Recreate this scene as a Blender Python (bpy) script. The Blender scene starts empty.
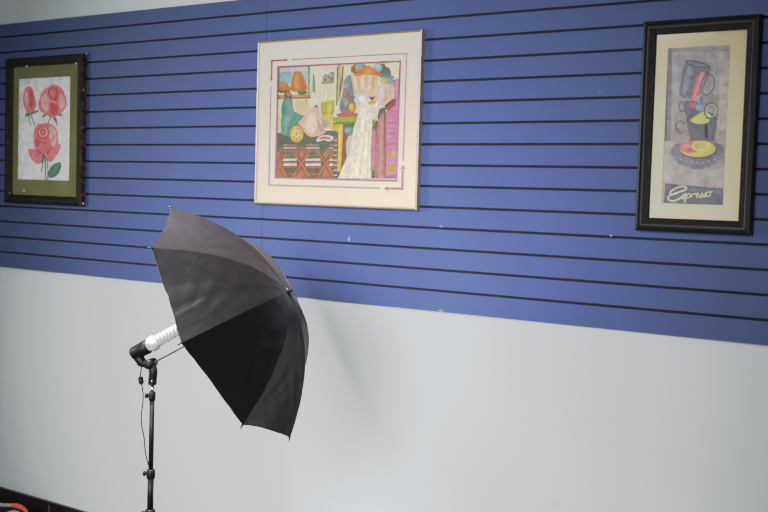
import bpy, bmesh, math, random
from mathutils import Vector, Matrix
random.seed(7)
scn = bpy.context.scene
COL = scn.collection
PI = math.pi
ZO = 1.27                      # height of the bottom edge of the slatwall above the floor

# ------------------------------------------------------------------ camera
F, YAW, PITCH, ROLL, DIST, HGT = 1124.0873, -0.62653, -0.0568606, 0.0292144, 3.4377867, 0.4309208 + ZO
CAM = Vector((0, -DIST, HGT))
def axes():
    cy, sy = math.cos(YAW), math.sin(YAW)
    fw = Vector((sy*math.cos(PITCH), cy*math.cos(PITCH), math.sin(PITCH)))
    rt = Vector((cy, -sy, 0)); up = rt.cross(fw)
    c, s = math.cos(ROLL), math.sin(ROLL)
    return c*rt + s*up, -s*rt + c*up, fw
RT, UP, FW = axes()
def at(x, y, Y=0.0):
    """point of the vertical plane at depth Y seen at a photo position"""
    d = FW*F + RT*(x-384) + UP*(256-y)
    return CAM + d*((Y-CAM.y)/d.y)
cd = bpy.data.cameras.new('camera'); cam = bpy.data.objects.new('camera', cd); COL.objects.link(cam)
M = Matrix((RT, UP, -FW)).transposed().to_4x4(); M.translation = CAM
cam.matrix_world = M
cd.sensor_width = 36; cd.lens = F/768*36; cd.clip_start = .05; cd.clip_end = 60
scn.camera = cam

# ------------------------------------------------------------------ materials
def lin(c):
    return tuple(((v/255)/12.92 if v/255 <= .04045 else ((v/255+.055)/1.055)**2.4) for v in c[:3]) + (1,)
def mat(name, rgb, rough=.6, metal=0, spec=.5, noise=None, bump=None, coat=0):
    m = bpy.data.materials.new(name); m.use_nodes = True
    nt = m.node_tree; b = nt.nodes['Principled BSDF']
    b.inputs['Base Color'].default_value = lin(rgb); b.inputs['Roughness'].default_value = rough
    b.inputs['Metallic'].default_value = metal; b.inputs['Specular IOR Level'].default_value = spec
    b.inputs['Coat Weight'].default_value = coat
    tc = nt.nodes.new('ShaderNodeTexCoord')
    if noise:
        sc, rgb2, lo, hi = noise
        n = nt.nodes.new('ShaderNodeTexNoise'); n.inputs['Scale'].default_value = sc; n.inputs['Detail'].default_value = 6
        mp = nt.nodes.new('ShaderNodeMapRange'); mp.inputs[1].default_value = lo; mp.inputs[2].default_value = hi
        mx = nt.nodes.new('ShaderNodeMix'); mx.data_type = 'RGBA'
        mx.inputs[6].default_value = lin(rgb); mx.inputs[7].default_value = lin(rgb2)
        nt.links.new(tc.outputs['Object'], n.inputs['Vector']); nt.links.new(n.outputs[0], mp.inputs[0])
        nt.links.new(mp.outputs[0], mx.inputs[0]); nt.links.new(mx.outputs[2], b.inputs['Base Color'])
    if bump:
        sc, st, di = bump
        n = nt.nodes.new('ShaderNodeTexNoise'); n.inputs['Scale'].default_value = sc; n.inputs['Detail'].default_value = 5
        bp = nt.nodes.new('ShaderNodeBump'); bp.inputs['Strength'].default_value = st; bp.inputs['Distance'].default_value = di
        nt.links.new(tc.outputs['Object'], n.inputs['Vector']); nt.links.new(n.outputs[0], bp.inputs['Height'])
        nt.links.new(bp.outputs[0], b.inputs['Normal'])
    return m
M_blue = mat('blue_slatwall_paint', (61, 78, 128), .6, noise=(1.7, (65, 82, 132), .35, .65), bump=(60, .12, .002))
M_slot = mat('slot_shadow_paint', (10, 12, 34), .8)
M_wall = mat('pale_wall_paint', (218, 223, 226), .75, noise=(.9, (214, 220, 223), .3, .7), bump=(45, .08, .002))
M_room = mat('off_white_room_paint', (214, 212, 206), .8, noise=(.7, (205, 204, 200), .3, .7))
M_ceil = mat('ceiling_tile', (225, 225, 222), .9, noise=(30, (205, 205, 202), .4, .7))
M_floor = mat('brown_floor', (92, 76, 66), .45, noise=(3, (70, 57, 50), .35, .65), bump=(20, .1, .003))
M_base = mat('dark_baseboard', (34, 22, 22), .45, noise=(9, (22, 20, 18), .4, .6), bump=(30, .3, .004))
M_cap = mat('red_brown_baseboard_edge', (48, 20, 24), .4)
M_black = mat('black_plastic', (6, 6, 7), .5, spec=.2, bump=(80, .1, .001))
M_pole = mat('black_painted_tube', (10, 9, 10), .45, spec=.25)
M_chrome = mat('bright_steel', (200, 200, 200), .22, 1)
M_shaft = mat('grey_steel_shaft', (150, 150, 152), .35, .8)
M_white = mat('white_plastic', (168, 166, 162), .4, spec=.3)
M_tube = mat('white_lamp_glass', (160, 157, 154), .3, spec=.3)
b = M_tube.node_tree.nodes['Principled BSDF']
b.inputs['Emission Color'].default_value = (1, 1, 1, 1); b.inputs['Emission Strength'].default_value = .03
M_lining = mat('silver_umbrella_lining', (120, 120, 124), .45, .3)
M_framedk = mat('dark_carved_frame', (27, 19, 17), .5, spec=.25, noise=(40, (12, 9, 8), .4, .6), bump=(70, .8, .006))
M_frameedge = mat('red_gilded_edge', (92, 60, 44), .45, noise=(50, (30, 20, 18), .45, .55))
M_framegold = mat('champagne_metal_frame', (186, 160, 138), .35, .65)
M_framebk = mat('black_lacquer_frame', (14, 13, 12), .42, spec=.3, bump=(90, .25, .002))
M_framegr = mat('grained_inner_frame', (16, 15, 15), .6, spec=.2, noise=(160, (64, 60, 58), .56, .72), bump=(160, .6, .003))
M_framesl = mat('silver_frame_bead', (88, 85, 82), .4, .6)
M_chip = mat('chipped_plaster', (214, 206, 190), .8)
M_olive = mat('olive_mat_board', (124, 124, 72), .8, noise=(12, (136, 134, 84), .35, .65))
M_cream = mat('cream_mat_board', (252, 241, 212), .8, noise=(6, (249, 237, 206), .35, .65))
M_ivory = mat('ivory_mat_board', (236, 226, 196), .8, noise=(6, (232, 218, 186), .35, .65))
M_orange = mat('orange_plastic', (226, 84, 40), .35)
M_case = mat('dark_case_shell', (15, 12, 14), .7, spec=.15, bump=(60, .2, .002))
M_lilac = mat('pale_lilac_panel', (196, 190, 210), .5)

def fabric():
    m = mat('black_umbrella_nylon', (15, 13, 15), .45, spec=.07)
    nt = m.node_tree; b = nt.nodes['Principled BSDF']
    b.inputs['Sheen Weight'].default_value = .04; b.inputs['Sheen Roughness'].default_value = .4
    b.inputs['Sheen Tint'].default_value = (.9, .85, .9, 1)
    tc = nt.nodes['Texture Coordinate'] if 'Texture Coordinate' in nt.nodes else nt.nodes.new('ShaderNodeTexCoord')
    w = nt.nodes.new('ShaderNodeTexNoise'); w.inputs['Scale'].default_value = 9; w.inputs['Detail'].default_value = 4
    w.inputs['Distortion'].default_value = 1.2
    mp = nt.nodes.new('ShaderNodeMapping'); mp.inputs['Scale'].default_value = (1, 1, 1)
    bp = nt.nodes.new('ShaderNodeBump'); bp.inputs['Strength'].default_value = .18; bp.inputs['Distance'].default_value = .02
    nt.links.new(tc.outputs['Object'], mp.inputs[0]); nt.links.new(mp.outputs[0], w.inputs['Vector'])
    nt.links.new(w.outputs[0], bp.inputs['Height']); nt.links.new(bp.outputs[0], b.inputs['Normal'])
    return m
M_nylon = fabric()

def ink():
    m = bpy.data.materials.new('printed_ink'); m.use_nodes = True
    nt = m.node_tree; b = nt.nodes['Principled BSDF']; b.inputs['Roughness'].default_value = .7
    b.inputs['Specular IOR Level'].default_value = .2
    a = nt.nodes.new('ShaderNodeVertexColor'); a.layer_name = 'ink'
    tc = nt.nodes.new('ShaderNodeTexCoord')
    n = nt.nodes.new('ShaderNodeTexNoise'); n.inputs['Scale'].default_value = 48; n.inputs['Detail'].default_value = 8
    mr = nt.nodes.new('ShaderNodeMapRange'); mr.inputs[1].default_value = .3; mr.inputs[2].default_value = .7
    mr.inputs[3].default_value = .8; mr.inputs[4].default_value = 1.15
    mul = nt.nodes.new('ShaderNodeVectorMath'); mul.operation = 'SCALE'
    nt.links.new(tc.outputs['Object'], n.inputs['Vector']); nt.links.new(n.outputs[0], mr.inputs[0])
    nt.links.new(a.outputs['Color'], mul.inputs[0]); nt.links.new(mr.outputs[0], mul.inputs['Scale'])
    nt.links.new(mul.outputs[0], b.inputs['Base Color'])
    return m
M_ink = ink()
def glass():
    m = bpy.data.materials.new('picture_glass'); m.use_nodes = True
    nt = m.node_tree; nt.nodes.clear()
    o = nt.nodes.new('ShaderNodeOutputMaterial'); mx = nt.nodes.new('ShaderNodeMixShader')
    t = nt.nodes.new('ShaderNodeBsdfTransparent'); g = nt.nodes.new('ShaderNodeBsdfGlossy'); f = nt.nodes.new('ShaderNodeFresnel')
    g.inputs['Roughness'].default_value = .05; f.inputs['IOR'].default_value = 1.5
    nt.links.new(f.outputs[0], mx.inputs[0]); nt.links.new(t.outputs[0], mx.inputs[1]); nt.links.new(g.outputs[0], mx.inputs[2])
    nt.links.new(mx.outputs[0], o.inputs[0]); return m
M_glass = glass()

# ------------------------------------------------------------------ object helpers
def obj(name, bm, m, parent=None, smooth=False, bevel=0, keep=False):
    me = bpy.data.meshes.new(name)
    if not keep: bmesh.ops.recalc_face_normals(bm, faces=bm.faces)
    bm.to_mesh(me); bm.free()
    for mm in (m if isinstance(m, (list, tuple)) else [m]): me.materials.append(mm)
    o = bpy.data.objects.new(name, me); COL.objects.link(o)
    if smooth:
        for p in me.polygons: p.use_smooth = True
    if bevel:
        bv = o.modifiers.new('bevel', 'BEVEL'); bv.width = bevel; bv.segments = 3; bv.limit_method = 'ANGLE'
    if parent:
        o.parent = parent
        bpy.context.view_layer.update()
        o.matrix_parent_inverse = parent.matrix_world.inverted()
    return o
def thing(name, loc, label, cat, group=None):
    o = bpy.data.objects.new(name, None); COL.objects.link(o); o.location = loc; o.empty_display_size = .05
    o['label'] = label; o['category'] = cat
    if group: o['group'] = group
    bpy.context.view_layer.update()
    return o
def struct(name, bm, m, label, **k):
    o = obj(name, bm, m, **k); o['kind'] = 'structure'; o['label'] = label; o['category'] = name.split('_')[0]
    return o
def box(bm, a, c, mi=0):
    x0, y0, z0 = a; x1, y1, z1 = c
    v = [bm.verts.new(p) for p in ((x0,y0,z0),(x1,y0,z0),(x1,y1,z0),(x0,y1,z0),(x0,y0,z1),(x1,y0,z1),(x1,y1,z1),(x0,y1,z1))]
    for f in ((0,3,2,1),(4,5,6,7),(0,1,5,4),(1,2,6,5),(2,3,7,6),(3,0,4,7)):
        bm.faces.new([v[i] for i in f]).material_index = mi
    return v
def basis(d):
    d = d.normalized(); h = Vector((0,0,1)) if abs(d.z) < .9 else Vector((1,0,0))
    u = d.cross(h).normalized(); return d, u, u.cross(d)
def tube(bm, pts, rad, n=12, cap=True, closed=False):
    """swept tube; rad is a number or a list; parallel-transported frame"""
    pts = [Vector(p) for p in pts]; rs = rad if isinstance(rad, (list, tuple)) else [rad]*len(pts)
    rings = []; d0, u, w = basis(pts[1]-pts[0])
    for i, p in enumerate(pts):
        a = pts[max(i-1, 0)]; c = pts[min(i+1, len(pts)-1)]
        d = (c-a); d = d.normalized() if d.length > 1e-9 else d0
        u = (u - d*u.dot(d)); u = u.normalized() if u.length > 1e-6 else basis(d)[1]
        w = d.cross(u)
        rings.append([bm.verts.new(p + rs[i]*(math.cos(2*PI*k/n)*u + math.sin(2*PI*k/n)*w)) for k in range(n)])
    for r, s in zip(rings, rings[1:]):
        for k in range(n): bm.faces.new((r[k], r[(k+1)%n], s[(k+1)%n], s[k]))
    if cap:
        bm.faces.new(rings[0][::-1]); bm.faces.new(rings[-1])
def smoothpts(P, it=3):
    P = [Vector(p) for p in P]
    for _ in range(it):
        Q = [P[0]]
        for a, c in zip(P, P[1:]): Q += [a*.75+c*.25, a*.25+c*.75]
        P = Q + [P[-1]]
    return P
def B(): return bmesh.new()

# ------------------------------------------------------------------ the setting
XL, XR, YF, ZC = -6.6, 2.6, -6.5, 3.05
WY = .019                                         # wall surface behind the slatwall boards
bm = B(); box(bm, (XL, WY, 0), (XR, WY+.12, ZC)); struct('wall_back', bm, M_wall, 'pale grey-green painted wall behind the blue slatwall and the photo umbrella')
bm = B(); box(bm, (XL-.12, YF, 0), (XL, WY+.12, ZC)); struct('wall_left', bm, M_room, 'off-white side wall left of the framed pictures')
bm = B(); box(bm, (XR, YF, 0), (XR+.12, WY+.12, ZC)); struct('wall_right', bm, M_room, 'off-white side wall right of the framed pictures')
bm = B(); box(bm, (XL, YF-.12, 0), (XR, YF, ZC)); struct('wall_front', bm, M_room, 'off-white wall opposite the slatwall')
bm = B(); box(bm, (XL-.12, YF-.12, -.1), (XR+.12, WY+.12, 0)); struct('floor', bm, M_floor, 'brown floor of the room')
bm = B(); box(bm, (XL-.12, YF-.12, ZC), (XR+.12, WY+.12, ZC+.1)); struct('ceiling', bm, M_ceil, 'white ceiling of the room')
# baseboard: profiled dark board with a thin red-brown top edge
bm = B()
box(bm, (XL, WY-.014, 0), (XR, WY, .1405)); box(bm, (XL, WY-.016, .1405), (XR, WY, .1435), 1)
for x in (-4.47, -2.0): box(bm, (x, WY-.0155, .085), (x+.012, WY-.013, .128), 2)
o = struct('baseboard_back', bm, [M_base, M_cap, mat('scuff', (96, 86, 80), .7)], 'dark brown baseboard along the foot of the pale wall')

def slat_panel(n, x0, x1, label):
    """4 ft x 8 ft slatwall board: sixteen 3 in slats with T-shaped slots, one closed section run along X"""
    s, w, top = .0762, .0044, ZO + 1.206
    pr = [(0, ZO)]
    for k in range(1, 16):
        z = ZO + k*s
        pr += [(0, z-w, 0), (.004, z-w, 1), (.004, z-.008, 1), (.0105, z-.008, 1), (.0105, z+.008, 1), (.004, z+.008, 1), (.004, z+w, 1), (0, z+w, 1)]
    pr += [(0, top), (WY, top), (WY, ZO)]
    bm = B()
    a = [bm.verts.new((x0, p[0], p[1])) for p in pr]; c = [bm.verts.new((x1, p[0], p[1])) for p in pr]
    for i in range(len(pr)):
        j = (i+1) % len(pr)
        f = bm.faces.new((a[i], a[j], c[j], c[i]))
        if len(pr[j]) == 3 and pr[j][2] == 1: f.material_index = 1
    bm.faces.new(a[::-1]); bm.faces.new(c)
    return struct('trim_%d' % n, bm, [M_blue, M_slot], label)
g = .0009
slat_panel(1, -5.548, -3.110-g, 'blue slatwall board behind the rose picture, left of the seam')
slat_panel(2, -3.110+g, -.672-g, 'blue slatwall board behind the two right-hand pictures')
slat_panel(3, -.672+g, 1.766, 'blue slatwall board at the far right of the wall')
# worn spots in the paint: small lighter scuffs
bm = B()
def blob(x, y, rx, ry, yy=-.0004, n=10):
    c = at(x, y, yy)
    bm.faces.new([bm.verts.new(c + Vector((rx*math.cos(2*PI*k/n)*random.uniform(.6, 1.1), 0, ry*math.sin(2*PI*k/n)*random.uniform(.6, 1.1)))) for k in range(n)])
for q in [(349, 239, .006, .011), (92, 109, .006, .004), (136, 57.5, .008, .003), (441, 226.6, .012, .003), (611, 235.5, .006, .004), (441, 310.6, .014, .004), (600, 92, .004, .003)]: blob(*q)
o = struct('trim_4', bm, mat('scuffed_paint', (122, 136, 186), .6), 'small pale scuffs in the blue slatwall paint')
bm = B(); blob(555.5, 504, .003, .004, WY-.0004); blob(557, 505.3, .004, .002, WY-.0004)
struct('trim_5', bm, mat('wall_mark', (120, 124, 126), .8), 'small dark nick in the pale wall')

# ------------------------------------------------------------------ framed pictures
def rect_loop(bm, x0, x1, z0, z1, t, y):
    return [bm.verts.new(p) for p in ((x0+t, y, z0+t), (x1-t, y, z0+t), (x1-t, y, z1-t), (x0+t, y, z1-t))]
def frame_mesh(x0, x1, z0, z1, prof):
    """prof: list of (inset, y, material index) loops, mitred at the corners"""
    bm = B(); L = [rect_loop(bm, x0, x1, z0, z1, p[0], p[1]) for p in prof]
    for i in range(len(L)):
        j = (i+1) % len(L)
        for k in range(4):
            f = bm.faces.new((L[i][k], L[i][(k+1)%4], L[j][(k+1)%4], L[j][k])); f.material_index = prof[i][2]
    return bm
def ring(x0, x1, z0, z1, ix0, ix1, iz0, iz1, y, depth):
    """window mat: board with a rectangular opening"""
    bm = B()
    def lp(a, c, d, e, yy): return [bm.verts.new(p) for p in ((a, yy, d), (c, yy, d), (c, yy, e), (a, yy, e))]
    L = [lp(x0, x1, z0, z1, y), lp(ix0, ix1, iz0, iz1, y), lp(ix0, ix1, iz0, iz1, y+depth), lp(x0, x1, z0, z1, y+depth)]
    for i in range(4):
        for k in range(4): bm.faces.new((L[i][k], L[i][(k+1)%4], L[(i+1)%4][(k+1)%4], L[(i+1)%4][k]))
    return bm
TONE = [(0,0),(.04,.056),(.118,.165),(.33,.455),(.6,.555),(.95,.63),(1.3,.8),(2.0,1)]   # camera response, see the view curve below
def unresp(v):
    for (a, fa), (b_, fb) in zip(TONE, TONE[1:]):
        if v <= fb: return a+(b_-a)*(v-fa)/(fb-fa)
    return TONE[-1][0]
def reflect(c, illum):
    l = lin(c)[:3]; Y = .3*l[0]+.59*l[1]+.11*l[2]; k = unresp(Y)/max(Y, 1e-4)
    return tuple(min(.93, (.35*unresp(v) + .65*v*k)/illum*.62) for v in l)+(1,)
class Print:
    """flat artwork: coloured patches printed on one sheet in the plane Y = y"""
    def __init__(s, y, rect, color, illum=.58, fade=(196, 180, 152), amt=.3):
        s.illum = illum; s.fade = fade; s.amt = amt; s.y = y; s.n = 0; s.bm = B(); s.cl = s.bm.loops.layers.float_color.new('ink'); s.rect = rect
        x0, x1, z0, z1 = rect; s._f([Vector((x0, 0, z0)), Vector((x1, 0, z0)), Vector((x1, 0, z1)), Vector((x0, 0, z1))], color)
        s.org = (0, 0, 1)
    def crop(s, x, y, k, k2=None): s.org = (x, y, k, k2 or k)
    def _f(s, P, color):
        y = s.y - s.n*.000025; s.n += 1
        try: f = s.bm.faces.new([s.bm.verts.new((p.x, y, p.z)) for p in P])
        except ValueError: return
        c = reflect([v*(1-s.amt)+u*s.amt for v, u in zip(color, s.fade)], s.illum)
        for l in f.loops: l[s.cl] = c
        f.normal_update()
        if f.normal.y > 0: f.normal_flip()
    def w(s, q):
        p = at(s.org[0]+q[0]/s.org[2], s.org[1]+q[1]/s.org[3], s.y)
        x0, x1, z0, z1 = s.rect
        return Vector((min(max(p.x, x0), x1), 0, min(max(p.z, z0), z1)))
    def poly(s, color, pts, sm=0):
        P = [Vector((a, c)) for a, c in pts]
        for _ in range(sm):
            Q = []
            for i in range(len(P)):
                a, c = P[i], P[(i+1) % len(P)]; Q += [a*.75+c*.25, a*.25+c*.75]
            P = Q
        R = []
        for q in [s.w(p) for p in P]:
            if not R or (q-R[-1]).length > 1e-5: R.append(q)
        if len(R) > 3 and (R[0]-R[-1]).length < 1e-5: R.pop()
        if len(R) >= 3: s._f(R, color)
    def ell(s, color, cx, cy, rx, ry, rot=0, n=20):
        c, q = math.cos(rot), math.sin(rot)
        s.poly(color, [(cx+rx*math.cos(2*PI*k/n)*c-ry*math.sin(2*PI*k/n)*q, cy+rx*math.cos(2*PI*k/n)*q+ry*math.sin(2*PI*k/n)*c) for k in range(n)])
    def line(s, color, pts, wd, sm=0, closed=False):
        P = [Vector(p) for p in pts]
        for _ in range(sm):
            Q = [P[0]]
            for a, c in zip(P, P[1:]): Q += [a*.75+c*.25, a*.25+c*.75]
            P = Q + [P[-1]]
        P = [p for i, p in enumerate(P) if i == 0 or (p-P[i-1]).length > 1e-4]
        L = []
        for i, p in enumerate(P):
            a = P[i-1] if i else None; c = P[i+1] if i < len(P)-1 else None
            if (P[0]-P[-1]).length < 1e-3: a = a or P[-2]; c = c or P[1]
            d1 = (p-a).normalized() if a is not None else (c-p).normalized()
            d2 = (c-p).normalized() if c is not None else d1
            t = d1+d2
            t = t.normalized() if t.length > .2 else d1
            k = 1/max(.55, abs(t.dot(d1))); n = Vector((-t.y, t.x))*wd/2*k
            L.append((p+n, p-n))
        for (a, b_), (c, d) in zip(L, L[1:]):
            s.poly(color, [a, c, d, b_]); s.n -= .85
    def arc(s, color, cx, cy, rx, ry, wd, rot=0, a0=0, a1=2*PI, n=22):
        c, q = math.cos(rot), math.sin(rot)
        s.line(color, [(cx+rx*math.cos(t)*c-ry*math.sin(t)*q, cy+rx*math.cos(t)*q+ry*math.sin(t)*c) for t in [a0+(a1-a0)*k/n for k in range(n+1)]], wd)
    def build(s, parent, name='print'):
        return obj(name, s.bm, M_ink, parent, keep=True)
def rect_of(pts, Y):
    q = [at(x, y, Y) for x, y in pts]      # TL TR BR BL
    return (q[0].x+q[3].x)/2, (q[1].x+q[2].x)/2, (q[2].z+q[3].z)/2, (q[0].z+q[1].z)/2
def pane(x0, x1, z0, z1, y, parent):
    bm = B(); vs = [bm.verts.new(p) for p in ((x0, y, z0), (x1, y, z0), (x1, y, z1), (x0, y, z1))]; bm.faces.new(vs)
    return obj('glass', bm, M_glass, parent, keep=True)

# ---- centre picture
def outer(pts, dep):
    """silhouette: left/top/bottom edge at the front face, right edge at the board"""
    a = rect_of(pts, -dep); c = rect_of(pts, -.001)
    return a[0], c[1], a[2], a[3]
CX0, CX1, CZ0, CZ1 = outer([(257.6,41.1),(425.7,29.5),(419.8,210.7),(254.1,203.9)], .024)
t = thing('framed_picture', ((CX0+CX1)/2, 0, CZ0), 'large wide picture of a robed woman and a white gown, cream mat, thin champagne frame', 'picture', 'framed pictures on the slatwall')
obj('frame', frame_mesh(CX0, CX1, CZ0, CZ1, [(0, 0, 0), (0, -.020, 0), (.0015, -.0235, 0), (.004, -.025, 0), (.007, -.0235, 0), (.0085, -.018, 0), (.0085, 0, 0)]), M_framegold, t)
iC = rect_of([(278.1,66.9),(400.3,61.2),(396.4,181),(275.5,177.5)], -.0135)
obj('mat_board', ring(CX0+.004, CX1-.004, CZ0+.004, CZ1-.004, *iC, -.0165, .003), M_cream, t)
P = Print(-.0125, (iC[0]-.004, iC[1]+.004, iC[2]-.004, iC[3]+.004), (226, 212, 168))
# upper left: window view, ledge, shelf
P.crop(270, 60, 7.88)
P.poly((196,190,212), [(60,50),(312,38),(308,130),(60,140)])
P.poly((132,188,196), [(60,95),(200,85),(190,190),(60,190)], 1)
P.poly((150,196,206), [(240,80),(300,70),(300,200),(260,150)], 1)
P.poly((205,118,66), [(150,250),(158,205),(178,150),(185,98),(215,84),(250,92),(265,125),(292,190),(298,250)], 1)
P.poly((222,142,82), [(185,230),(195,130),(215,100),(230,150),(225,230)], 1)
P.poly((186,104,58), [(240,235),(246,120),(270,160),(280,235)], 1)
P.poly((196,126,66), [(60,250),(62,175),(100,160),(150,195),(158,240)], 1)
P.poly((104,88,56), [(60,262),(72,232),(110,240),(150,228),(165,262)], 1)
P.poly((86,110,98), [(58,50),(76,50),(74,250),(58,250)])
P.poly((84,132,138), [(300,45),(318,45),(314,275),(300,275)])
P.poly((176,146,104), [(50,275),(325,272),(325,300),(50,305)])
P.poly((112,84,62), [(50,298),(325,293),(325,305),(50,310)])
P.ell((66,106,78), 255, 256, 42, 18); P.ell((92,136,92), 245, 250, 26, 9)
for q in ((85,300),(150,296),(285,322)): P.ell((204,130,74), q[0], q[1], 10, 14)
P.poly((106,160,144), [(336,110),(350,105),(352,150),(362,170),(358,260),(332,260),(330,170),(338,150)], 1)
P.line((64,98,94), [(346,108),(346,262)], 5)
P.line((182,120,84), [(332,235),(360,235)], 6)
P.poly((160,142,112), [(402,165),(530,152),(534,182),(408,192)])
P.line((98,90,76), [(405,188),(534,180)], 6)
P.ell((142,148,156), 440, 140, 26, 32); P.ell((120,126,136), 490, 128, 34, 36); P.ell((168,170,174), 480, 118, 15, 15); P.ell((86,92,100), 432, 158, 14, 12)
P.ell((172,168,158), 515, 150, 12, 16)
for k in range(7): P.line((208,188,140), [(330+k*32, 200+(k%3)*30), (325+k*33, 300)], 7)
for k in range(5): P.line((214,182,130), [(200+k*26, 330), (206+k*26, 400)], 8)
P.poly((182,176,70), [(398,335),(410,325),(430,335),(455,315),(500,320),(516,300),(522,350),(510,395),(494,440),(450,430),(402,440)], 1)
P.poly((206,198,92), [(450,350),(490,345),(480,420),(455,415)], 1)
for a, c in (((412,330),(418,420)),((440,330),(440,430)),((500,330),(488,430))): P.line((120,122,50), [a, c], 8)
P.poly((164,168,80), [(398,430),(500,432),(490,512),(420,512)], 1)
P.ell((140,150,150), 430, 490, 26, 28)
P.poly((80,116,98), [(538,40),(556,40),(548,345),(530,345)])
P.poly((150,110,76), [(562,45),(600,45),(600,180),(566,180)])
# seated teal figure
P.poly((66,132,126), [(88,300),(180,298),(182,380),(206,420),(262,432),(300,440),(262,560),(140,600),(88,560)], 1)
P.poly((108,142,152), [(120,305),(165,305),(176,400),(210,470),(170,520),(130,420)], 1)
P.poly((58,150,132), [(182,400),(262,430),(210,500),(186,480)], 1)
P.poly((88,70,60), [(112,300),(112,262),(140,240),(170,255),(178,300)], 1); P.ell((170,120,96), 146, 268, 18, 20)
P.poly((214,190,140), [(186,310),(300,320),(330,380),(262,430),(206,416)], 1)
for k in range(4): P.line((190,150,110), [(205+k*26, 325),(215+k*24, 405)], 5)
# green floor cloth and woven rug
P.crop(270, 115, 7.32)
P.poly((70,92,74), [(40,128),(260,120),(420,112),(560,118),(560,460),(40,465)])
P.poly((74,140,132), [(78,0),(245,-10),(180,50),(152,90),(148,150),(128,196),(96,176),(78,120)], 1)
P.poly((110,160,156), [(110,10),(160,5),(130,100),(110,140)], 1)
P.poly((214,196,138), [(48,-20),(72,-20),(68,110),(48,112)])
for y0, c1 in ((212,(168,118,112)),(236,(176,168,186)),(258,(150,92,76)),(290,(112,104,78)),(322,(218,206,208)),(346,(186,74,74)),(358,(228,216,214)),(376,(170,84,68)),(402,(92,78,58)),(428,(176,96,62))):
    for a, c in ((100,196),(262,370),(436,520)): P.poly(c1, [(a, y0),(c, y0-2),(c, y0+11),(a, y0+13)])
for cx in (60, 232, 412):
    P.poly((158,86,60), [(cx-18,232),(cx+18,232),(cx+50,300),(cx+8,352),(cx+72,452),(cx-72,456),(cx-10,352),(cx-50,300)])
    P.poly((74,98,78), [(cx,228),(cx+32,296),(cx,344),(cx-32,296)])
    P.poly((186,106,70), [(cx,256),(cx+18,294),(cx,326),(cx-18,294)])
    P.poly((84,96,66), [(cx,362),(cx+50,454),(cx+36,454),(cx,384),(cx-36,454),(cx-50,454)])
    P.poly((196,100,62), [(cx,392),(cx+30,454),(cx-30,454)])
    P.line((206,96,78), [(cx-62,262),(cx+62,452)], 8); P.line((206,96,78), [(cx+62,262),(cx-62,452)], 8)
    P.line((70,66,50), [(cx-44,270),(cx+78,452)], 3); P.line((70,66,50), [(cx+44,270),(cx-78,452)], 3)
P.poly((64,88,72), [(40,125),(150,160),(250,200),(330,180),(380,190),(420,270),(372,270),(360,205),(200,215),(100,215),(40,200)], 1)
P.poly((222,168,152), [(205,60),(245,15),(320,-70),(352,-70),(400,100),(416,124),(372,152),(292,162),(248,120),(238,88)], 1)
P.poly((236,196,178), [(260,40),(320,-40),(340,20),(350,110),(300,140),(262,100)], 1)
P.poly((206,140,130), [(340,10),(400,110),(380,130),(350,90)], 1)
P.poly((90,70,54), [(325,-68),(345,-78),(356,-52),(340,-56)])
P.ell((120,94,50), 198, 140, 54, 68); P.ell((214,170,78), 198, 138, 48, 61); P.ell((232,196,110), 194, 134, 34, 46)
for k in range(8): P.ell((196,100,62), 196+26*math.cos(k*PI/4), 136+38*math.sin(k*PI/4), 6, 8)
P.ell((206,130,66), 196, 136, 10, 14)
P.poly((230,214,204), [(342,192),(352,168),(400,144),(466,158),(470,172),(440,196),(398,180),(362,194)], 1)
P.poly((176,88,72), [(358,182),(366,166),(402,152),(452,164),(440,186),(398,174)], 1)
P.poly((204,196,96), [(378,0),(470,-5),(484,60),(480,110),(430,100),(400,40)], 1)
P.ell((140,142,130), 408, 66, 26, 30); P.ell((186,96,60), 470, 30, 10, 18)
# table, jars, seated onlooker at the middle
P.crop(335, 55, 7.88)
P.poly((224,210,170), [(0,95),(130,70),(130,480),(0,480)])
P.poly((96,118,98), [(18,90),(34,90),(24,400),(8,400)]); P.poly((190,158,110), [(36,88),(50,86),(42,300),(30,330)])
P.poly((130,102,76), [(60,85),(76,82),(66,220),(40,350),(26,380)])
P.poly((228,214,176), [(80,85),(112,80),(104,140),(74,200)])
P.poly((108,124,136), [(70,210),(96,165),(128,150),(136,200),(150,300),(170,400),(130,460),(40,460),(36,380),(62,310)], 1)
P.poly((86,152,158), [(84,196),(110,166),(134,186),(126,214),(92,222)], 1)
for q in ((90,245,20,(136,150,176)),(118,280,22,(122,134,150)),(78,300,18,(164,110,120)),(110,325,20,(170,92,104)),(146,330,18,(106,120,146)),(72,350,20,(120,134,140)),(96,380,22,(150,160,172)),(60,410,18,(90,100,104)),(118,230,14,(196,120,90))): P.ell(q[3], q[0], q[1], q[2], q[2]*.9)
P.ell((92,70,44), 134, 412, 34, 44); P.ell((204,150,74), 135, 412, 27, 37); P.ell((226,188,106), 132, 405, 12, 18)
P.poly((180,84,74), [(18,455),(190,450),(190,492),(16,492)], 1)
P.poly((138,158,62), [(-10,490),(200,486),(200,520),(-10,526)])
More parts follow.
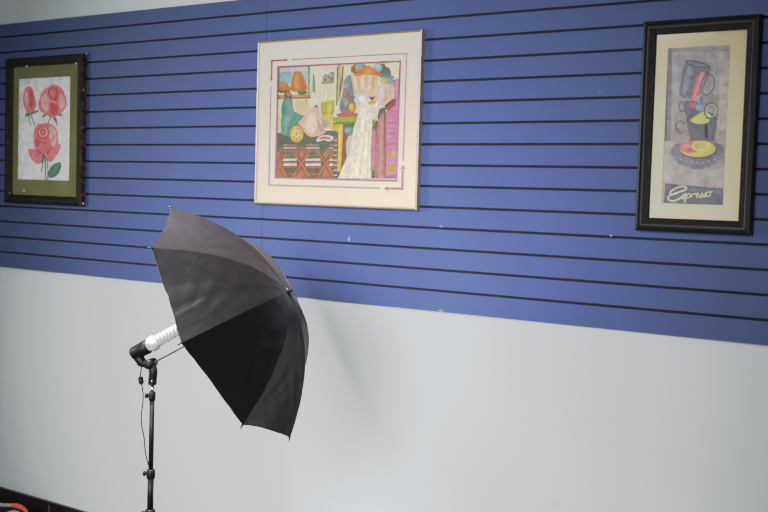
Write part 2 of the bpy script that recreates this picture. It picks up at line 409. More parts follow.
# hanging drapery, orange canopy
P.poly((150,96,56), [(128,75),(250,65),(250,150),(132,155)], 1)
P.poly((186,140,70), [(160,80),(215,75),(215,130),(160,135)], 1)
P.poly((122,92,62), [(340,72),(410,68),(380,150),(346,150)], 1)
P.poly((234,180,140), [(134,158),(240,140),(345,152),(338,212),(318,300),(290,342),(244,292),(228,310),(165,325),(146,270)], 1)
for k, c in enumerate(((242,202,166),(222,160,120),(244,208,180),(226,168,140),(238,196,176),(214,158,140))): P.poly(c, [(150+k*31,170),(168+k*31,168),(180+k*25,270),(166+k*25,280)], 1)
P.poly((226,118,62), [(132,162),(200,140),(215,108),(262,78),(300,98),(372,150),(352,168),(240,150),(190,172)], 1)
P.poly((236,142,80), [(215,125),(262,92),(310,118),(320,145),(240,140)], 1)
P.ell((132,170,186), 197, 90, 34, 26); P.ell((132,176,196), 345, 98, 34, 34); P.ell((168,200,210), 340, 92, 16, 16)
# right hand standing woman in hat
P.poly((228,212,170), [(414,72),(512,60),(504,176),(462,176)])
P.poly((194,108,152), [(462,196),(516,182),(520,520),(420,520),(470,400)])
P.poly((206,140,176), [(480,210),(500,205),(500,500),(486,500)])
P.poly((88,104,116), [(366,160),(372,118),(400,92),(430,98),(446,128),(450,166)], 1)
P.ell((88,140,146), 412, 172, 62, 17, .08)
P.poly((118,154,166), [(420,180),(460,180),(462,222),(440,240),(418,225)], 1)
P.ell((186,176,120), 392, 206, 30, 30); P.ell((206,182,130), 386, 212, 15, 16)
P.poly((228,176,166), [(330,300),(344,240),(380,222),(430,240),(464,228),(476,290),(470,360),(420,390),(330,400),(292,390)], 1)
P.poly((236,196,186), [(352,260),(400,250),(380,360),(330,380)], 1)
for a, c in (((400,260),(400,370)),((440,250),(436,340)),((360,250),(330,370))): P.line((206,142,132), [a, c], 6)
P.line((206,160,70), [(408,280),(400,320),(420,345),(380,360)], 11, 2)
P.poly((186,200,216), [(142,342),(232,290),(296,362),(288,392),(190,412)], 1)
P.poly((210,220,230), [(180,340),(230,308),(262,350),(220,385)], 1)
P.poly((74,64,60), [(262,312),(296,340),(330,308),(310,352),(294,362)], 1)
P.poly((140,76,66), [(392,400),(470,340),(492,350),(486,392),(424,444),(400,430)], 1)
P.poly((96,48,46), [(392,400),(470,346),(478,356),(402,416)])
P.poly((72,92,80), [(346,440),(376,408),(404,420),(410,520),(336,520)], 1)
P.poly((158,104,96), [(360,470),(390,450),(404,520),(352,520)], 1)
# lower right: white gown, pink drapes, table legs
P.crop(335, 110, 6.02)
P.poly((70,88,66), [(-6,76),(140,76),(110,230),(60,380),(20,412),(-8,412)])
P.poly((146,60,44), [(54,90),(78,110),(66,300),(44,360)], 1)
P.poly((174,200,180), [(74,160),(112,150),(98,230),(72,300)], 1)
P.poly((138,158,62), [(8,50),(138,48),(132,80),(8,82)]); P.poly((96,120,50), [(8,74),(134,72),(132,84),(8,86)])
P.ell((84,128,130), 92, 128, 34, 26); P.ell((120,160,164), 84, 122, 18, 13)
P.poly((222,180,62), [(0,88),(52,84),(48,200),(38,370),(18,372),(26,200),(22,130),(0,124)])
P.poly((236,204,100), [(28,100),(40,98),(34,300),(26,300)])
for k in range(8): P.line((168,84,70), [(0, 170+k*30),(20, 168+k*30)], 5); P.line((206,196,200), [(-4, 184+k*30),(18, 182+k*30)], 5)
P.poly((66,86,70), [(222,80),(262,60),(262,410),(218,412)])
P.poly((206,112,146), [(226,122),(250,112),(246,300),(232,380),(224,330),(220,230)], 1)
P.poly((190,104,116), [(262,62),(306,14),(308,412),(242,412),(252,200)])
P.poly((204,128,134), [(276,60),(292,40),(288,410),(268,410)])
P.poly((70,80,66), [(300,20),(312,16),(312,412),(304,412)])
P.poly((210,110,160), [(312,10),(400,-30),(390,412),(310,412)])
for k in range(22):
    P.poly([(226,150,178),(200,104,150),(230,140,120),(222,120,170)][k % 4], [(318,60+k*16),(372,57+k*16),(372,64+k*16),(318,67+k*16)])
P.poly((222,140,96), [(316,255),(374,250),(372,285),(314,290)], 1); P.poly((222,140,96), [(316,330),(372,325),(370,380),(314,384)], 1)
P.poly((120,98,150), [(310,396),(370,394),(370,412),(310,412)])
P.poly((222,212,192), [(120,100),(138,60),(158,-50),(190,-60),(268,-60),(262,10),(232,60),(226,115),(220,230),(222,412),(24,412),(48,350),(92,255)])
for a in (((170,10),(140,160),(80,410)),((195,20),(180,200),(150,410)),((215,60),(205,220),(200,410)),((155,40),(120,180),(60,380)),((180,90),(120,300),(110,410))): P.line((206,196,172), a, 3, 2)
for a in (((180,10),(160,180),(110,400)),((205,60),(192,230),(180,400))): P.line((228,219,200), a, 8, 2)
P.poly((214,160,74), [(196,-46),(240,-66),(262,-44),(216,-24)], 1)
P.ell((150,110,60), 238, 76, 12, 22); P.ell((222,196,140), 236, 8, 18, 14)
P.build(t)
# mauve ruled border and corner arrows printed on the mat
P = Print(-.01655, (iC[0]-.0001, iC[0]+.0002, iC[2]-.0001, iC[2]+.0002), (226, 216, 204), .62, (0, 0, 0), 0); P.rect = (CX0, CX1, CZ0, CZ1)
P.crop(0, 0, 1); mv = (172, 126, 140)
P.line(mv, [(278.1,66.9),(400.3,61.2),(396.4,181),(275.5,177.5),(278.1,66.9)], 2.0)
P.line(mv, [(291.8,59.6),(406.8,53.4),(403.2,160.5)], 1.35)
P.line(mv, [(271,86.4),(268.9,185),(379.8,188.3)], 1.35)
P.line(mv, [(271.5,78),(271.9,60.8),(286,60)], 2.1); P.line(mv, [(402.8,170),(402.3,188.8),(388,188.6)], 2.1)
P.poly(mv, [(285.5,57.8),(288.8,59.8),(285.5,62.2)]); P.poly(mv, [(269.4,78),(271.3,82),(273.4,78)])
P.poly(mv, [(388,186.4),(383.6,188.4),(388,190.9)]); P.poly(mv, [(400.4,169.5),(402.9,165),(405.2,169.5)])
P.build(t, 'border_lines')
pane(CX0+.006, CX1-.006, CZ0+.006, CZ1-.006, -.0185, t)

# ---- right picture
RX0, RX1, RZ0, RZ1 = outer([(642.6,21.9),(762.3,13.6),(754.5,234.7),(634.8,231.2)], .03)
t = thing('framed_picture', ((RX0+RX1)/2, 0, RZ0), 'tall black framed print of stacked coffee cups with yellow lettering, ivory mat', 'picture', 'framed pictures on the slatwall')
prof = [(0,0,0),(0,-.026,0),(.003,-.030,0),(.009,-.032,0),(.013,-.0285,0),(.0175,-.0285,0),(.0185,-.030,2),(.0205,-.030,2),(.0215,-.0265,0),(.023,-.0265,1),(.040,-.0215,1),(.042,-.018,0),(.042,0,0)]
obj('frame', frame_mesh(RX0, RX1, RZ0, RZ1, prof), [M_framebk, M_framegr, M_framesl], t)
iR = rect_of([(667.9,47.9),(730,46.2),(724,204.9),(662.4,203.5)], -.0095)
obj('mat_board', ring(RX0+.006, RX1-.006, RZ0+.006, RZ1-.006, *iR, -.0125, .003), M_ivory, t)
P = Print(-.0085, (iR[0]-.004, iR[1]+.004, iR[2]-.004, iR[3]+.004), (166, 158, 152), .32, (172, 168, 168), .3)  # grey haze of the glass reflection is blended into these ink colours
P.crop(660, 40, 5.69)
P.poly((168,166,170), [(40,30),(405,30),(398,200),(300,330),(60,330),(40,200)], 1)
P.poly((186,180,172), [(330,60),(395,60),(395,500),(320,520),(340,300)], 1)
P.poly((128,126,134), [(30,30),(70,40),(60,600),(24,600)]); P.poly((100,98,106), [(30,30),(46,30),(40,600),(24,600)])
P.poly((150,148,154), [(70,50),(390,46),(390,64),(70,68)])
P.poly((120,122,134), [(140,116),(190,112),(296,150),(286,190),(218,340),(112,328),(108,290)], 1)
P.poly((150,152,164), [(150,150),(190,150),(150,310),(125,305)], 1)
P.ell((86,88,100), 214, 138, 76, 18, .23); P.ell((132,134,146), 214, 138, 62, 11, .23)
P.poly((214,120,128), [(226,178),(268,186),(212,336),(168,334)], 1); P.poly((232,160,164), [(236,184),(250,186),(196,330),(184,330)])
P.arc((112,112,124), 272, 255, 36, 58, 10, .25); P.arc((176,176,184), 272, 255, 30, 52, 4, .25)
P.poly((106,108,120), [(130,340),(220,350),(245,400),(170,455),(140,420)], 1); P.ell((196,110,112), 190, 372, 26, 16)
P.arc((112,112,124), 128, 380, 20, 26, 8)
P.ell((126,170,204), 222, 385, 18, 18); P.poly((96,140,180), [(226,320),(244,320),(246,372),(230,372)], 1)
P.poly((104,106,118), [(140,430),(170,512),(175,620),(200,650),(290,655),(322,500),(328,430),(250,400)], 1)
P.poly((200,204,92), [(172,462),(190,440),(246,404),(275,415),(310,450),(262,486),(210,482)], 1)
P.poly((224,226,140), [(210,455),(245,420),(262,440),(240,470)], 1)
P.arc((112,112,124), 290, 402, 36, 44, 9, .2); P.arc((196,198,206), 292, 402, 30, 37, 4, .2)
P.arc((116,116,126), 118, 488, 26, 26, 8, 0, PI*.5, PI*1.9)
P.crop(655, 120, 5.69)
P.poly((176,170,166), [(50,120),(410,120),(400,150),(50,150)])
import itertools
sc = []
for k in range(41):
    a = PI*k/40; r = 1 + (.05 if k % 4 == 2 else (-.02 if k % 4 == 0 else .02))
    sc.append((243+150*math.cos(a)*r, 165+112*math.sin(a)*r))
P.poly((122,124,136), sc + [(92,165),(110,140),(200,118),(300,118),(380,140)])
for k in range(9): P.ell((160,162,172), 115+k*32, 205+38*math.sin(PI*(k+.5)/9), 7, 5)
P.ell((96,92,96), 247, 172, 106, 50); P.ell((222,188,96), 245, 164, 102, 47); P.ell((216,116,118), 200, 156, 58, 34)
P.ell((228,206,130), 262, 150, 54, 30); P.ell((200,190,110), 262, 145, 40, 22); P.ell((230,150,150), 185, 150, 22, 12)
P.ell((210,90,80), 200, 170, 14, 10)
P.poly((110,112,126), [(178,0),(200,112),(290,112),(330,60),(345,-20)], 1)
P.poly((206,210,110), [(195,-10),(322,-10),(296,24),(220,22)], 1)
P.poly((40,40,50), [(282,30),(298,10),(304,110),(284,104)], 1)
P.arc((112,112,124), 150, 40, 30, 34, 8, 0, PI*.4, PI*1.4)
P.poly((172,164,158), [(60,280),(400,280),(395,385),(185,375),(60,360)])
for k in range(5):
    for j in range(7): P.line((128,124,128), [(78+j*15, 306+k*14),(88+j*15, 306+k*14)], 3)
P.poly((92,96,112), [(60,360),(185,372),(388,392),(392,500),(50,500)])
P.poly((112,116,132), [(200,385),(384,400),(384,420),(200,405)])
yl = (216,206,140)
def script(strokes, wd):
    for q in strokes: P.line(yl, q, wd, 3)
script([[(182,388),(165,376),(130,382),(96,400),(84,418),(100,426),(132,414),(150,404)],
        [(118,418),(84,428),(72,448),(92,462),(122,458),(152,440),(166,424)],
        [(182,384),(178,396),(140,410),(110,418)]], 8)
script([[(148,448),(164,436),(172,420),(178,418),(176,434),(168,448),(158,452)],                    # s
        [(186,420),(178,448),(170,470)], [(184,428),(198,416),(206,424),(200,438),(186,444),(180,440)],  # p
        [(206,440),(216,418),(220,424),(230,416),(236,420)],                                       # r
        [(236,432),(250,428),(252,416),(242,416),(234,430),(240,444),(254,438)],                   # e
        [(254,438),(266,426),(270,412),(274,426),(268,440),(258,442)],                             # s
        [(274,436),(286,424),(290,408),(294,422),(288,438),(278,440)],                             # s
        [(312,408),(300,412),(294,428),(302,438),(316,430),(320,412),(310,408),(314,414),(330,406)]], 6)
P.build(t)
pane(RX0+.03, RX1-.03, RZ0+.03, RZ1-.03, -.0165, t)

# ---- left picture
LX0, LX1, LZ0, LZ1 = outer([(5.1,59.5),(87.8,52),(84.4,205.8),(4.1,203.4)], .03)
t = thing('framed_picture', ((LX0+LX1)/2, 0, LZ0), 'print of three pink roses in an olive mat and chipped dark brown frame', 'picture', 'framed pictures on the slatwall')
wl = .043
prof = [(0,0,1),(0,-.024,1),(.003,-.030,0),(.008,-.034,0),(.016,-.030,0),(.024,-.031,0),(.034,-.026,0),(wl-.002,-.022,1),(wl,-.018,0),(wl,0,0)]
obj('frame', frame_mesh(LX0, LX1, LZ0, LZ1, prof), [M_framedk, M_frameedge], t)
def chip(x, y, Y, s=.004, sx=1):
    bm = B(); c = at(x, y, Y); vs = []
    for k in range(7): vs.append(bm.verts.new(c + Vector((s*sx*math.cos(2*PI*k/7)*random.uniform(.5, 1.1), 0, s*math.sin(2*PI*k/7)*random.uniform(.5, 1.1)))))
    bm.faces.new(vs)
    obj('frame_chip', bm, M_chip, t)['label'] = 'pale chip on the edge of the frame'
for q in ((27,66.2,-.0235,.007,1.6),(76,63.5,-.0235,.006,1.4),(24,190.6,-.0235,.006,2),(9.5,193,-.0305,.004,1),(83.3,203.3,-.0345,.006,1.6),(86.4,53.8,-.0345,.005,1),(82,128,-.0305,.003,1),(83.5,90,-.0345,.003,1),(8,143,-.0305,.003,1)): chip(*q)
iL = rect_of([(18.5,79.3),(71.1,75.9),(69,180.1),(18.1,179.8)], -.0095)
obj('mat_board', ring(LX0+.006, LX1-.006, LZ0+.006, LZ1-.006, *iL, -.0125, .003), M_olive, t)
P = Print(-.0085, (iL[0]-.004, iL[1]+.004, iL[2]-.004, iL[3]+.004), (196, 204, 206), .33, (180, 172, 172), .15)
P.crop(10, 70, 4.457)
pk, dk, lt, gr = (212,124,128), (182,92,98), (228,166,168), (92,120,98)
P.line(gr, [(92,190),(98,215),(112,248)], 4, 1); P.line(gr, [(86,195),(84,222),(92,245)], 4, 1)
P.poly(gr, [(64,214),(72,188),(100,184),(132,178),(118,192),(96,198),(76,206)], 1)
P.poly(pk, [(60,95),(82,68),(104,84),(112,130),(118,160),(104,188),(84,196),(66,176),(58,140)], 1)
P.poly(lt, [(66,100),(78,86),(80,170),(68,160)], 1); P.poly(dk, [(84,80),(98,88),(104,150),(94,180),(88,130)], 1)
P.line(gr, [(186,205),(172,232),(166,250)], 5, 1); P.line(gr, [(190,208),(206,234),(212,248)], 5, 1)
P.poly(gr, [(138,214),(150,198),(166,190),(160,206)], 1); P.poly(gr, [(210,190),(228,194),(236,208),(216,204)], 1)
P.poly(gr, [(190,205),(205,210),(212,240),(196,225)], 1)
P.poly(pk, [(126,150),(138,110),(152,88),(182,66),(214,66),(236,88),(252,126),(254,160),(232,192),(206,206),(192,216),(170,206),(144,190),(128,172)], 1)
P.poly(lt, [(138,128),(156,100),(170,130),(176,170),(160,190),(140,168)], 1)
P.poly(lt, [(224,100),(246,132),(246,160),(226,182),(218,150)], 1)
P.poly(dk, [(166,86),(190,72),(214,80),(218,110),(206,140),(186,136),(172,112)], 1); P.poly(pk, [(178,90),(204,84),(208,110),(190,126),(180,112)], 1)
P.poly((186,84,94), [(176,140),(206,150),(216,190),(196,206),(182,196)], 1)
P.line(lt, [(170,84),(160,110),(176,140),(206,146)], 5, 2)
P.line(gr, [(152,390),(142,440),(138,452)], 4, 1); P.line(gr, [(158,385),(158,440),(160,490)], 5, 1); P.line(gr, [(162,390),(170,430),(168,490)], 4, 1)
P.poly(gr, [(138,392),(146,372),(158,372),(154,400),(140,420)], 1)
P.poly(pk, [(106,340),(104,290),(112,252),(132,238),(176,236),(206,254),(216,300),(214,340),(190,372),(150,372),(120,368)], 1)
P.poly(lt, [(168,246),(202,258),(210,320),(190,352),(178,310)], 1)
P.poly((214,128,134), [(78,352),(104,350),(140,366),(146,390),(132,424),(108,412),(88,390)], 1)
P.poly((214,124,130), [(160,366),(190,340),(230,326),(222,362),(196,398),(178,414),(160,394)], 1)
P.poly(dk, [(112,350),(142,362),(146,384),(120,366)], 1); P.poly(dk, [(160,362),(190,344),(182,362),(164,382)], 1)
P.ell(dk, 148, 278, 28, 30); P.ell(lt, 148, 278, 21, 23); P.ell(dk, 148, 276, 14, 15); P.ell(pk, 148, 276, 8, 9)
P.poly(dk, [(118,300),(128,310),(130,348),(116,340)], 1); P.line(dk, [(124,312),(150,330),(186,318),(198,290)], 4, 2)
P.poly((82,116,92), [(166,478),(176,440),(192,420),(228,406),(230,430),(218,464),(190,482)], 1)
P.line((130,160,134), [(170,478),(200,446),(226,410)], 3, 1)
for k in range(3): P.line((60,90,70), [(186+k*12,458-k*14),(200+k*12,462-k*14)], 2)
P.build(t)
pane(LX0+.04, LX1-.04, LZ0+.04, LZ1-.04, -.0165, t)

# ------------------------------------------------------------------ photo umbrella
UC = Vector((-2.52, -.793, -.004+ZO)); th, ph, q5, UR, UH = .406, .512, 7.813, .42, .221
ua = Vector((math.cos(ph)*math.cos(th), math.cos(ph)*math.sin(th), math.sin(ph)))
ue = ua.cross(Vector((0,0,1))).normalized(); ug = ue.cross(ua)
NEXP = 2.15
def ucv(k, tt, dz=0, rr=1.0):
    an = q5 - k*PI/4
    return UC + UR*tt*rr*(math.cos(an)*ue + math.sin(an)*ug) + ua*(UH*(1-tt**NEXP)+dz)
t = thing('photo_umbrella', UC + ua*UH, 'black nylon photo umbrella with silver lining, tilted in front of the wall', 'umbrella')
def canopy(dz, wrinkle):
    bm = B(); NR, NA = 34, 16; apex = bm.verts.new(UC + ua*(UH+dz)); grid = {}
    rnd = random.Random(3)
    for k in range(8):
        for i in range(1, NR+1):
            tt = i/NR; A, C = ucv(k, tt, dz), ucv(k+1, tt, dz)
            for j in range(NA):
                s = j/NA; p = A.lerp(C, s); m = math.sin(PI*s)
                ctr = UC + ua*(p-UC).dot(ua); rad = p-ctr
                p = ctr + rad*(1 - .030*m*tt**3) - ua*0.004*m*tt               # hem scalloped in, fabric pulled taut
                if wrinkle:
                    # folds that fan out from each rib tip
                    for (ss, side) in ((s, k), (1-s, k+7)):
                        ang = math.atan2(ss*.62*tt, max(1.04-tt, .02)); dist = math.hypot(ss*.62*tt, 1.04-tt)
                        fall = math.exp(-dist*5.5)*min(1, ss*6)
                        p = p + ua*.011*fall*(1-.8*tt**14)*math.sin(ang*19 + side*1.7)
                    p = p + ua*.0016*math.sin(6.3*tt+k*2+s*9)*m*tt
                    if k == 1: p = p + ua*.0035*math.exp(-((s-.5)/.035)**2)*tt
                if dz < 0: p = p - rad*.012*tt
                grid[k, i, j] = bm.verts.new(p)
    def V(k, i, j):
        if j == NA: k, j = k+1, 0
        return grid[k % 8, i, j]
    for k in range(8):
        for j in range(NA):
            bm.faces.new((apex, V(k,1,j), V(k,1,j+1)))
            for i in range(1, NR): bm.faces.new((V(k,i,j), V(k,i+1,j), V(k,i+1,j+1), V(k,i,j+1)))
    bm.normal_update()
    # keep the ribs as crisp creases
    rv = set(grid[k, i, 0] for k in range(8) for i in range(1, NR+1))
    for e in bm.edges:
        if e.verts[0] in rv and e.verts[1] in rv: e.smooth = False
    return bm
obj('canopy', canopy(0, True), M_nylon, t, smooth=True)
obj('lining', canopy(-.003, True), M_lining, t, smooth=True)
for k in range(8):
    bm = B(); tube(bm, [ucv(k, x/14, -.0065) for x in range(1, 15)], .0016, 6)
    rb = obj('rib', bm, M_shaft, t, smooth=True)
    a = ucv(k, 1, -.001); d = (ucv(k, 1) - ucv(k, .93)).normalized()
    bm = B(); tube(bm, [a-d*.006, a+d*.004, a+d*.012, a+d*.0135], [.0026, .0026, .0019, .0012], 8)
    obj('rib_tip', bm, M_black, rb, smooth=True)
    bm = B(); tube(bm, [UC + ua*.03 + (ucv(k, .02)-UC-ua*UH)*.6, ucv(k, .52, -.009)], .0013, 6)
    obj('stretcher', bm, M_shaft, t, smooth=True)
bm = B(); tube(bm, [UC - ua*.335, UC + ua*(UH-.004)], .0035, 12); obj('shaft', bm, M_shaft, t, smooth=True)
bm = B(); tube(bm, [UC + ua*.018, UC + ua*.024, UC + ua*.045, UC + ua*.05], [.007, .010, .010, .006], 16); obj('runner', bm, M_black, t, smooth=True)
bm = B(); tube(bm, [UC + ua*(UH-.004), UC + ua*(UH+.002), UC+ua*(UH+.004), UC + ua*(UH+.012), UC+ua*(UH+.014)], [.013, .012, .006, .005, .003], 16)
obj('ferrule', bm, M_black, t, smooth=True)
for dd in (Vector((-.010, -.012, .006)), Vector((.004, -.014, .010))):
    bm = B(); c = UC + ua*(UH+.001) + dd
    bmesh.ops.create_uvsphere(bm, u_segments=10, v_segments=6, radius=.0028, matrix=Matrix.Translation(c)); obj('rivet', bm, M_chrome, t, smooth=True)

# ------------------------------------------------------------------ light stand
SP = UC - ua*.31                                    # where shaft and bracket meet
SY = SP.y
def s_(x, y, dy=0): return at(x, y, SY+dy)
px = s_(151.4, 440).x
def pz(y): return s_(151.4, y).z
t = thing('light_stand', (px, SY, 0), 'black telescopic light stand rising in front of the pale wall', 'stand')
V3 = lambda z, dx=0, dy=0: Vector((px+dx, SY+dy, z))
bm = B(); tube(bm, [V3(pz(475)), V3(pz(396))], .0085, 20); obj('pole', bm, M_pole, t, smooth=True)
bm = B(); tube(bm, [V3(pz(514)), V3(pz(474))], .0105, 20); obj('pole', bm, M_pole, t, smooth=True)
bm = B(); tube(bm, [V3(.10), V3(pz(513))], .0128, 20); obj('pole', bm, M_pole, t, smooth=True)
bm = B(); tube(bm, [V3(pz(393)), V3(pz(384.8))], .0062, 14); obj('spigot', bm, M_chrome, t, smooth=True)
def collar(za, zb, r):
    h = zb-za
    bm = B(); tube(bm, [V3(za), V3(za+h*.1), V3(za+h*.5), V3(za+h*.9), V3(zb)], [r*.86, r, r*1.03, r, r*.86], 20); c = obj('collar', bm, M_black, t, smooth=True)
    kd = (Vector((-.9, -.35, 0))).normalized(); zc = (za+zb)/2
    bm = B(); tube(bm, [V3(zc)+kd*r*.8, V3(zc)+kd*(r+.006)], .0035, 10)
    tube(bm, [V3(zc)+kd*(r+.004), V3(zc)+kd*(r+.006), V3(zc)+kd*(r+.012), V3(zc)+kd*(r+.0135)], [.006, .0085, .0085, .006], 12); obj('knob', bm, M_black, c, smooth=True)
collar(pz(400.5), pz(391.5), .0115); collar(pz(479), pz(469.5), .0145); collar(pz(519.5), pz(509.5), .017)
bm = B(); tube(bm, [V3(.50), V3(.53), V3(.56)], [.019, .021, .019], 16); obj('leg_hub', bm, M_black, t, smooth=True)
bm = B(); tube(bm, [V3(.16), V3(.185), V3(.21)], [.017, .019, .017], 16); obj('brace_hub', bm, M_black, t, smooth=True)
for k in range(3):
    a = k*2*PI/3 + .5; d = Vector((math.cos(a), math.sin(a), 0))
    bm = B(); top, ft = V3(.53)+d*.022, V3(.012)+d*.40; tube(bm, [top, ft], .008, 10); lg = obj('leg', bm, M_pole, t, smooth=True)
    dd = (ft-top).normalized(); bm = B(); tube(bm, [ft-dd*.03, ft-dd*.004, ft+dd*.004], [.0105, .0115, .009], 12); obj('rubber_foot', bm, M_black, lg, smooth=True)
    bm = B(); tube(bm, [V3(.185)+d*.018, top.lerp(ft, .55)-d*.004], .005, 8); obj('brace', bm, M_pole, t, smooth=True)

# ------------------------------------------------------------------ lamp holder, bulb and cord
t = thing('lamp_holder', V3(pz(384)), 'black swivel lamp holder with cord, clamped on top of the light stand', 'lamp')
# tilting bracket body
bm = B()
tube(bm, smoothpts([s_(152.4,384.6), s_(152.6,378), s_(153.6,371), s_(151.6,366), s_(149,362.5)], 2), .0142, 16)
obj('swivel_bracket', bm, M_black, t, smooth=True, bevel=.002)
bm = B(); kc = s_(150.5, 363.5); tube(bm, [kc+Vector((-.012,.026,0))*.9, kc+Vector((-.010,.022,0)), kc+Vector((.008,-.020,0)), kc+Vector((.010,-.024,0))], [.012, .0165, .0165, .012], 20)
obj('hinge_knuckle', bm, M_black, t, smooth=True)
bm = B(); c = s_(152.2, 381, -.0145); tube(bm, [c, c+Vector((.001,-.004,0))], .0028, 10); obj('screw', bm, M_chrome, t, smooth=True)
# socket shell along the bulb axis
b0 = s_(148.0, 346.2); ba = ua
sb = s_(134.6, 354.4)
ax = (b0 - sb); ax = (ua*.8 + ax.normalized()*.2).normalized()
def bp(d): return b0 + ax*d
bm = B(); tube(bm, [bp(-.063), bp(-.0625), bp(-.060), bp(-.020), bp(-.002), bp(0)], [.015, .0215, .0232, .0242, .0250, .0235], 24)
obj('socket', bm, M_black, t, smooth=True, bevel=0)
bm = B(); tube(bm, [bp(-.045)+Vector((0,0,-.010)), s_(142,362.8), s_(146.5,363.8), s_(150.5, 364)], [.018, .0165, .0135, .011], 14); obj('socket_neck', bm, M_black, t, smooth=True)
cd_pts = [s_(x, y, dy) for x, y, dy in ((141.6,362,0),(141.6,368,0),(140.2,374,0),(140.6,380,0),(142.2,387,0),(143.4,396,0),(142.6,406,0),(140.8,417,0),(141.8,427,0),(144,436,0),(144.8,447,.0),(146,456,0),(148.4,465,.005),(150.2,468.5,.018),(151,476,.022),(151,500,.02),(151,560,.022),(151.2,620,.03))]
last = cd_pts[-1]
cd_pts += [Vector((last.x-.02, SY+.06, .25)), Vector((last.x-.05, SY+.12, .02)), Vector((last.x-.2, SY+.3, .006)), Vector((last.x-.5, SY+.5, .005)), Vector((last.x-.8, SY+.85, .005))]
bm = B(); tube(bm, smoothpts(cd_pts, 3), .0021, 8); cdo = obj('power_cord', bm, M_black, t, smooth=True)
bm = B(); tube(bm, [s_(140.3,376.6), s_(140.5,378), s_(141.4,383), s_(141.8,384.4)], [.005, .0088, .0088, .004], 14); obj('cord_switch', bm, M_black, cdo, smooth=True)
# compact fluorescent bulb
t = thing('fluorescent_bulb', bp(0), 'large white spiral fluorescent bulb in the black lamp holder, half behind the umbrella', 'bulb')
bm = B()
prof = [(.000,.014),(.002,.0185),(.006,.0215),(.014,.0255),(.020,.0268),(.027,.0262),(.033,.0235),(.037,.0195),(.040,.0188),(.043,.014),(.0435,.002)]
tube(bm, [bp(d) for d, r in prof], [r for d, r in prof], 28); obj('ballast_base', bm, M_white, t, smooth=True)
d, u, w = basis(ax)
for off in (0, PI):
    bm = B(); pts = []; N = 190
    for i in range(N+1):
        f = i/N; an = off + f*2*PI*3.6; R_ = .0158*min(1, .55+f*9) * (1 if f < .95 else 1-(f-.95)*12); R_ = max(R_, .004)
        pts.append(bp(.041 + .098*f) + R_*(math.cos(an)*u + math.sin(an)*w))
    tube(bm, pts, .0052, 10); obj('spiral_tube', bm, M_tube, t, smooth=True)

# ------------------------------------------------------------------ small case with orange and white handle on the floor
c0 = at(14, 503, -.2); hz = c0.z
xl, xr = at(0, 503, -.2).x-.10, at(30, 512, -.2).x
t = thing('carry_case', ((xl+xr)/2, -.2, 0), 'dark case with an orange and white carry handle beside the baseboard, bottom left corner', 'case')
bx0, bx1 = xl-.10, xr+.03; bt = at(12, 513.5, -.2).z-.02
bm = B(); box(bm, (bx0, -.30, .008), (bx1, -.10, bt-.03)); obj('body', bm, M_case, t, bevel=.02)
bm = B(); box(bm, (bx0-.004, -.304, bt-.03), (bx1+.004, -.096, bt)); obj('lid', bm, M_case, t, bevel=.012)
bm = B(); q = at(13, 511, -.2).x; box(bm, (q-.02, -.22, bt-.004), (q+.028, -.18, bt+.032)); obj('latch', bm, M_lilac, t, bevel=.004)
hp = lambda x, y: at(x, y, -.2)
e0, e1 = hp(16, 505), hp(13, 504.9)
wl_ = smoothpts([Vector((xl-.02, -.2, bt-.005)), Vector((xl, -.2, hz-.015)), Vector((xl+.03, -.2, e1.z+.004)), hp(0,505.3), hp(8,505.2), hp(15,505.5)], 3)
bm = B(); tube(bm, wl_, .0088, 12); obj('handle_grip', bm, M_white, t, smooth=True)
orp = smoothpts([hp(13.2,505.4), hp(18,506.0), hp(23,508.2), hp(27,512), Vector((hp(29,516).x, -.2, bt-.004))], 3)
bm = B(); tube(bm, orp, [.0105 + .002*math.sin(PI*min(1, i/len(orp)*1.6)) - .004*i/len(orp) for i in range(len(orp))], 12); obj('handle_end', bm, M_orange, t, smooth=True)

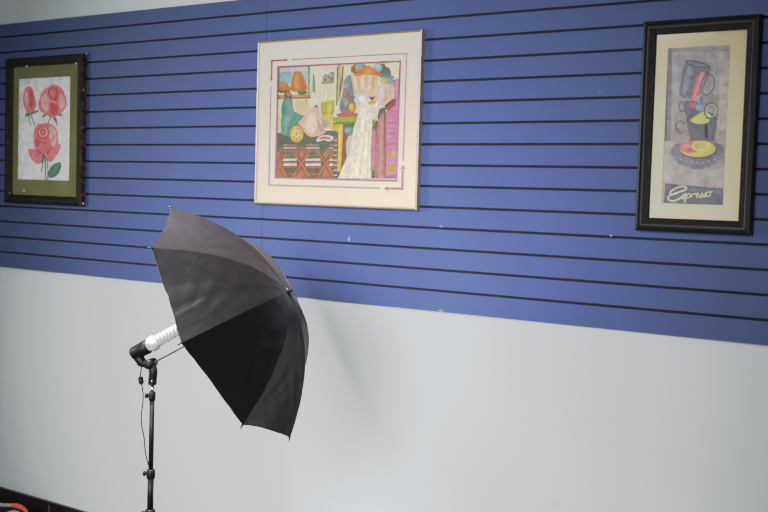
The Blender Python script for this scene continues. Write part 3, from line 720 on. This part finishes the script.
# ------------------------------------------------------------------ light
def area(name, loc, target, size, power, color=(1, 1, 1), sy=None, spread=180):
    l = bpy.data.lights.new(name, 'AREA'); l.energy = power; l.color = color; l.size = size
    l.spread = math.radians(spread)
    if sy: l.shape = 'RECTANGLE'; l.size_y = sy
    o = bpy.data.objects.new(name, l); COL.objects.link(o); o.location = loc
    o.rotation_euler = (Vector(target)-Vector(loc)).to_track_quat('-Z', 'Y').to_euler()
    return o
def spot(name, loc, target, deg, power, radius, color=(1, 1, 1)):
    l = bpy.data.lights.new(name, 'SPOT'); l.energy = power; l.color = color; l.spot_size = math.radians(deg); l.spot_blend = 1; l.shadow_soft_size = radius
    o = bpy.data.objects.new(name, l); COL.objects.link(o); o.location = loc
    o.rotation_euler = (Vector(target)-Vector(loc)).to_track_quat('-Z', 'Y').to_euler()
spot('key_light', (-1.35, -4.3, 2.45), (-2.74, 0, 1.14), 41.5, 1230, .85, (1, .985, 1))
area('fill_light', (-6.45, -2.75, 1.9), (-1.0, -1.6, 1.0), 1.0, 30, (.93, 1, .99), 1.1, 96)  # unseen soft light from the left, kept out of the glass reflections
area('fill_light', (-2.0, -5.9, .8), (-3.2, 0, .4), 2.0, 44, (.94, 1, 1), 1.3)  # added fill from behind the camera, thins the umbrella's wall shadow
spot('umbrella_spot', (-2.7, -1.2, 2.98), (-2.58, -.88, 1.3), 36, 1150, .2)  # added unseen spot that brightens the umbrella's upper panels
area('ceiling_panel_light', (-3.8, -4.9, 3.03), (-3.8, -4.9, 0), 1.2, 8, (.95, 1, .98), 1.2)
w = bpy.data.worlds.new('world'); scn.world = w; w.use_nodes = True
w.node_tree.nodes['Background'].inputs[0].default_value = (.8, .85, .9, 1); w.node_tree.nodes['Background'].inputs[1].default_value = .3
scn.view_settings.view_transform = 'Standard'

vs = scn.view_settings; vs.use_curve_mapping = True
cm = vs.curve_mapping; cm.clip_min_x = cm.clip_min_y = 0; cm.clip_max_x = 3; cm.clip_max_y = 1.2; cm.use_clip = True
cv = cm.curves[3]
while len(cv.points) > 2: cv.points.remove(cv.points[1])
cv.points[0].location = TONE[0]; cv.points[1].location = TONE[-1]
for p in TONE[1:-1]: cv.points.new(*p)
cm.update()
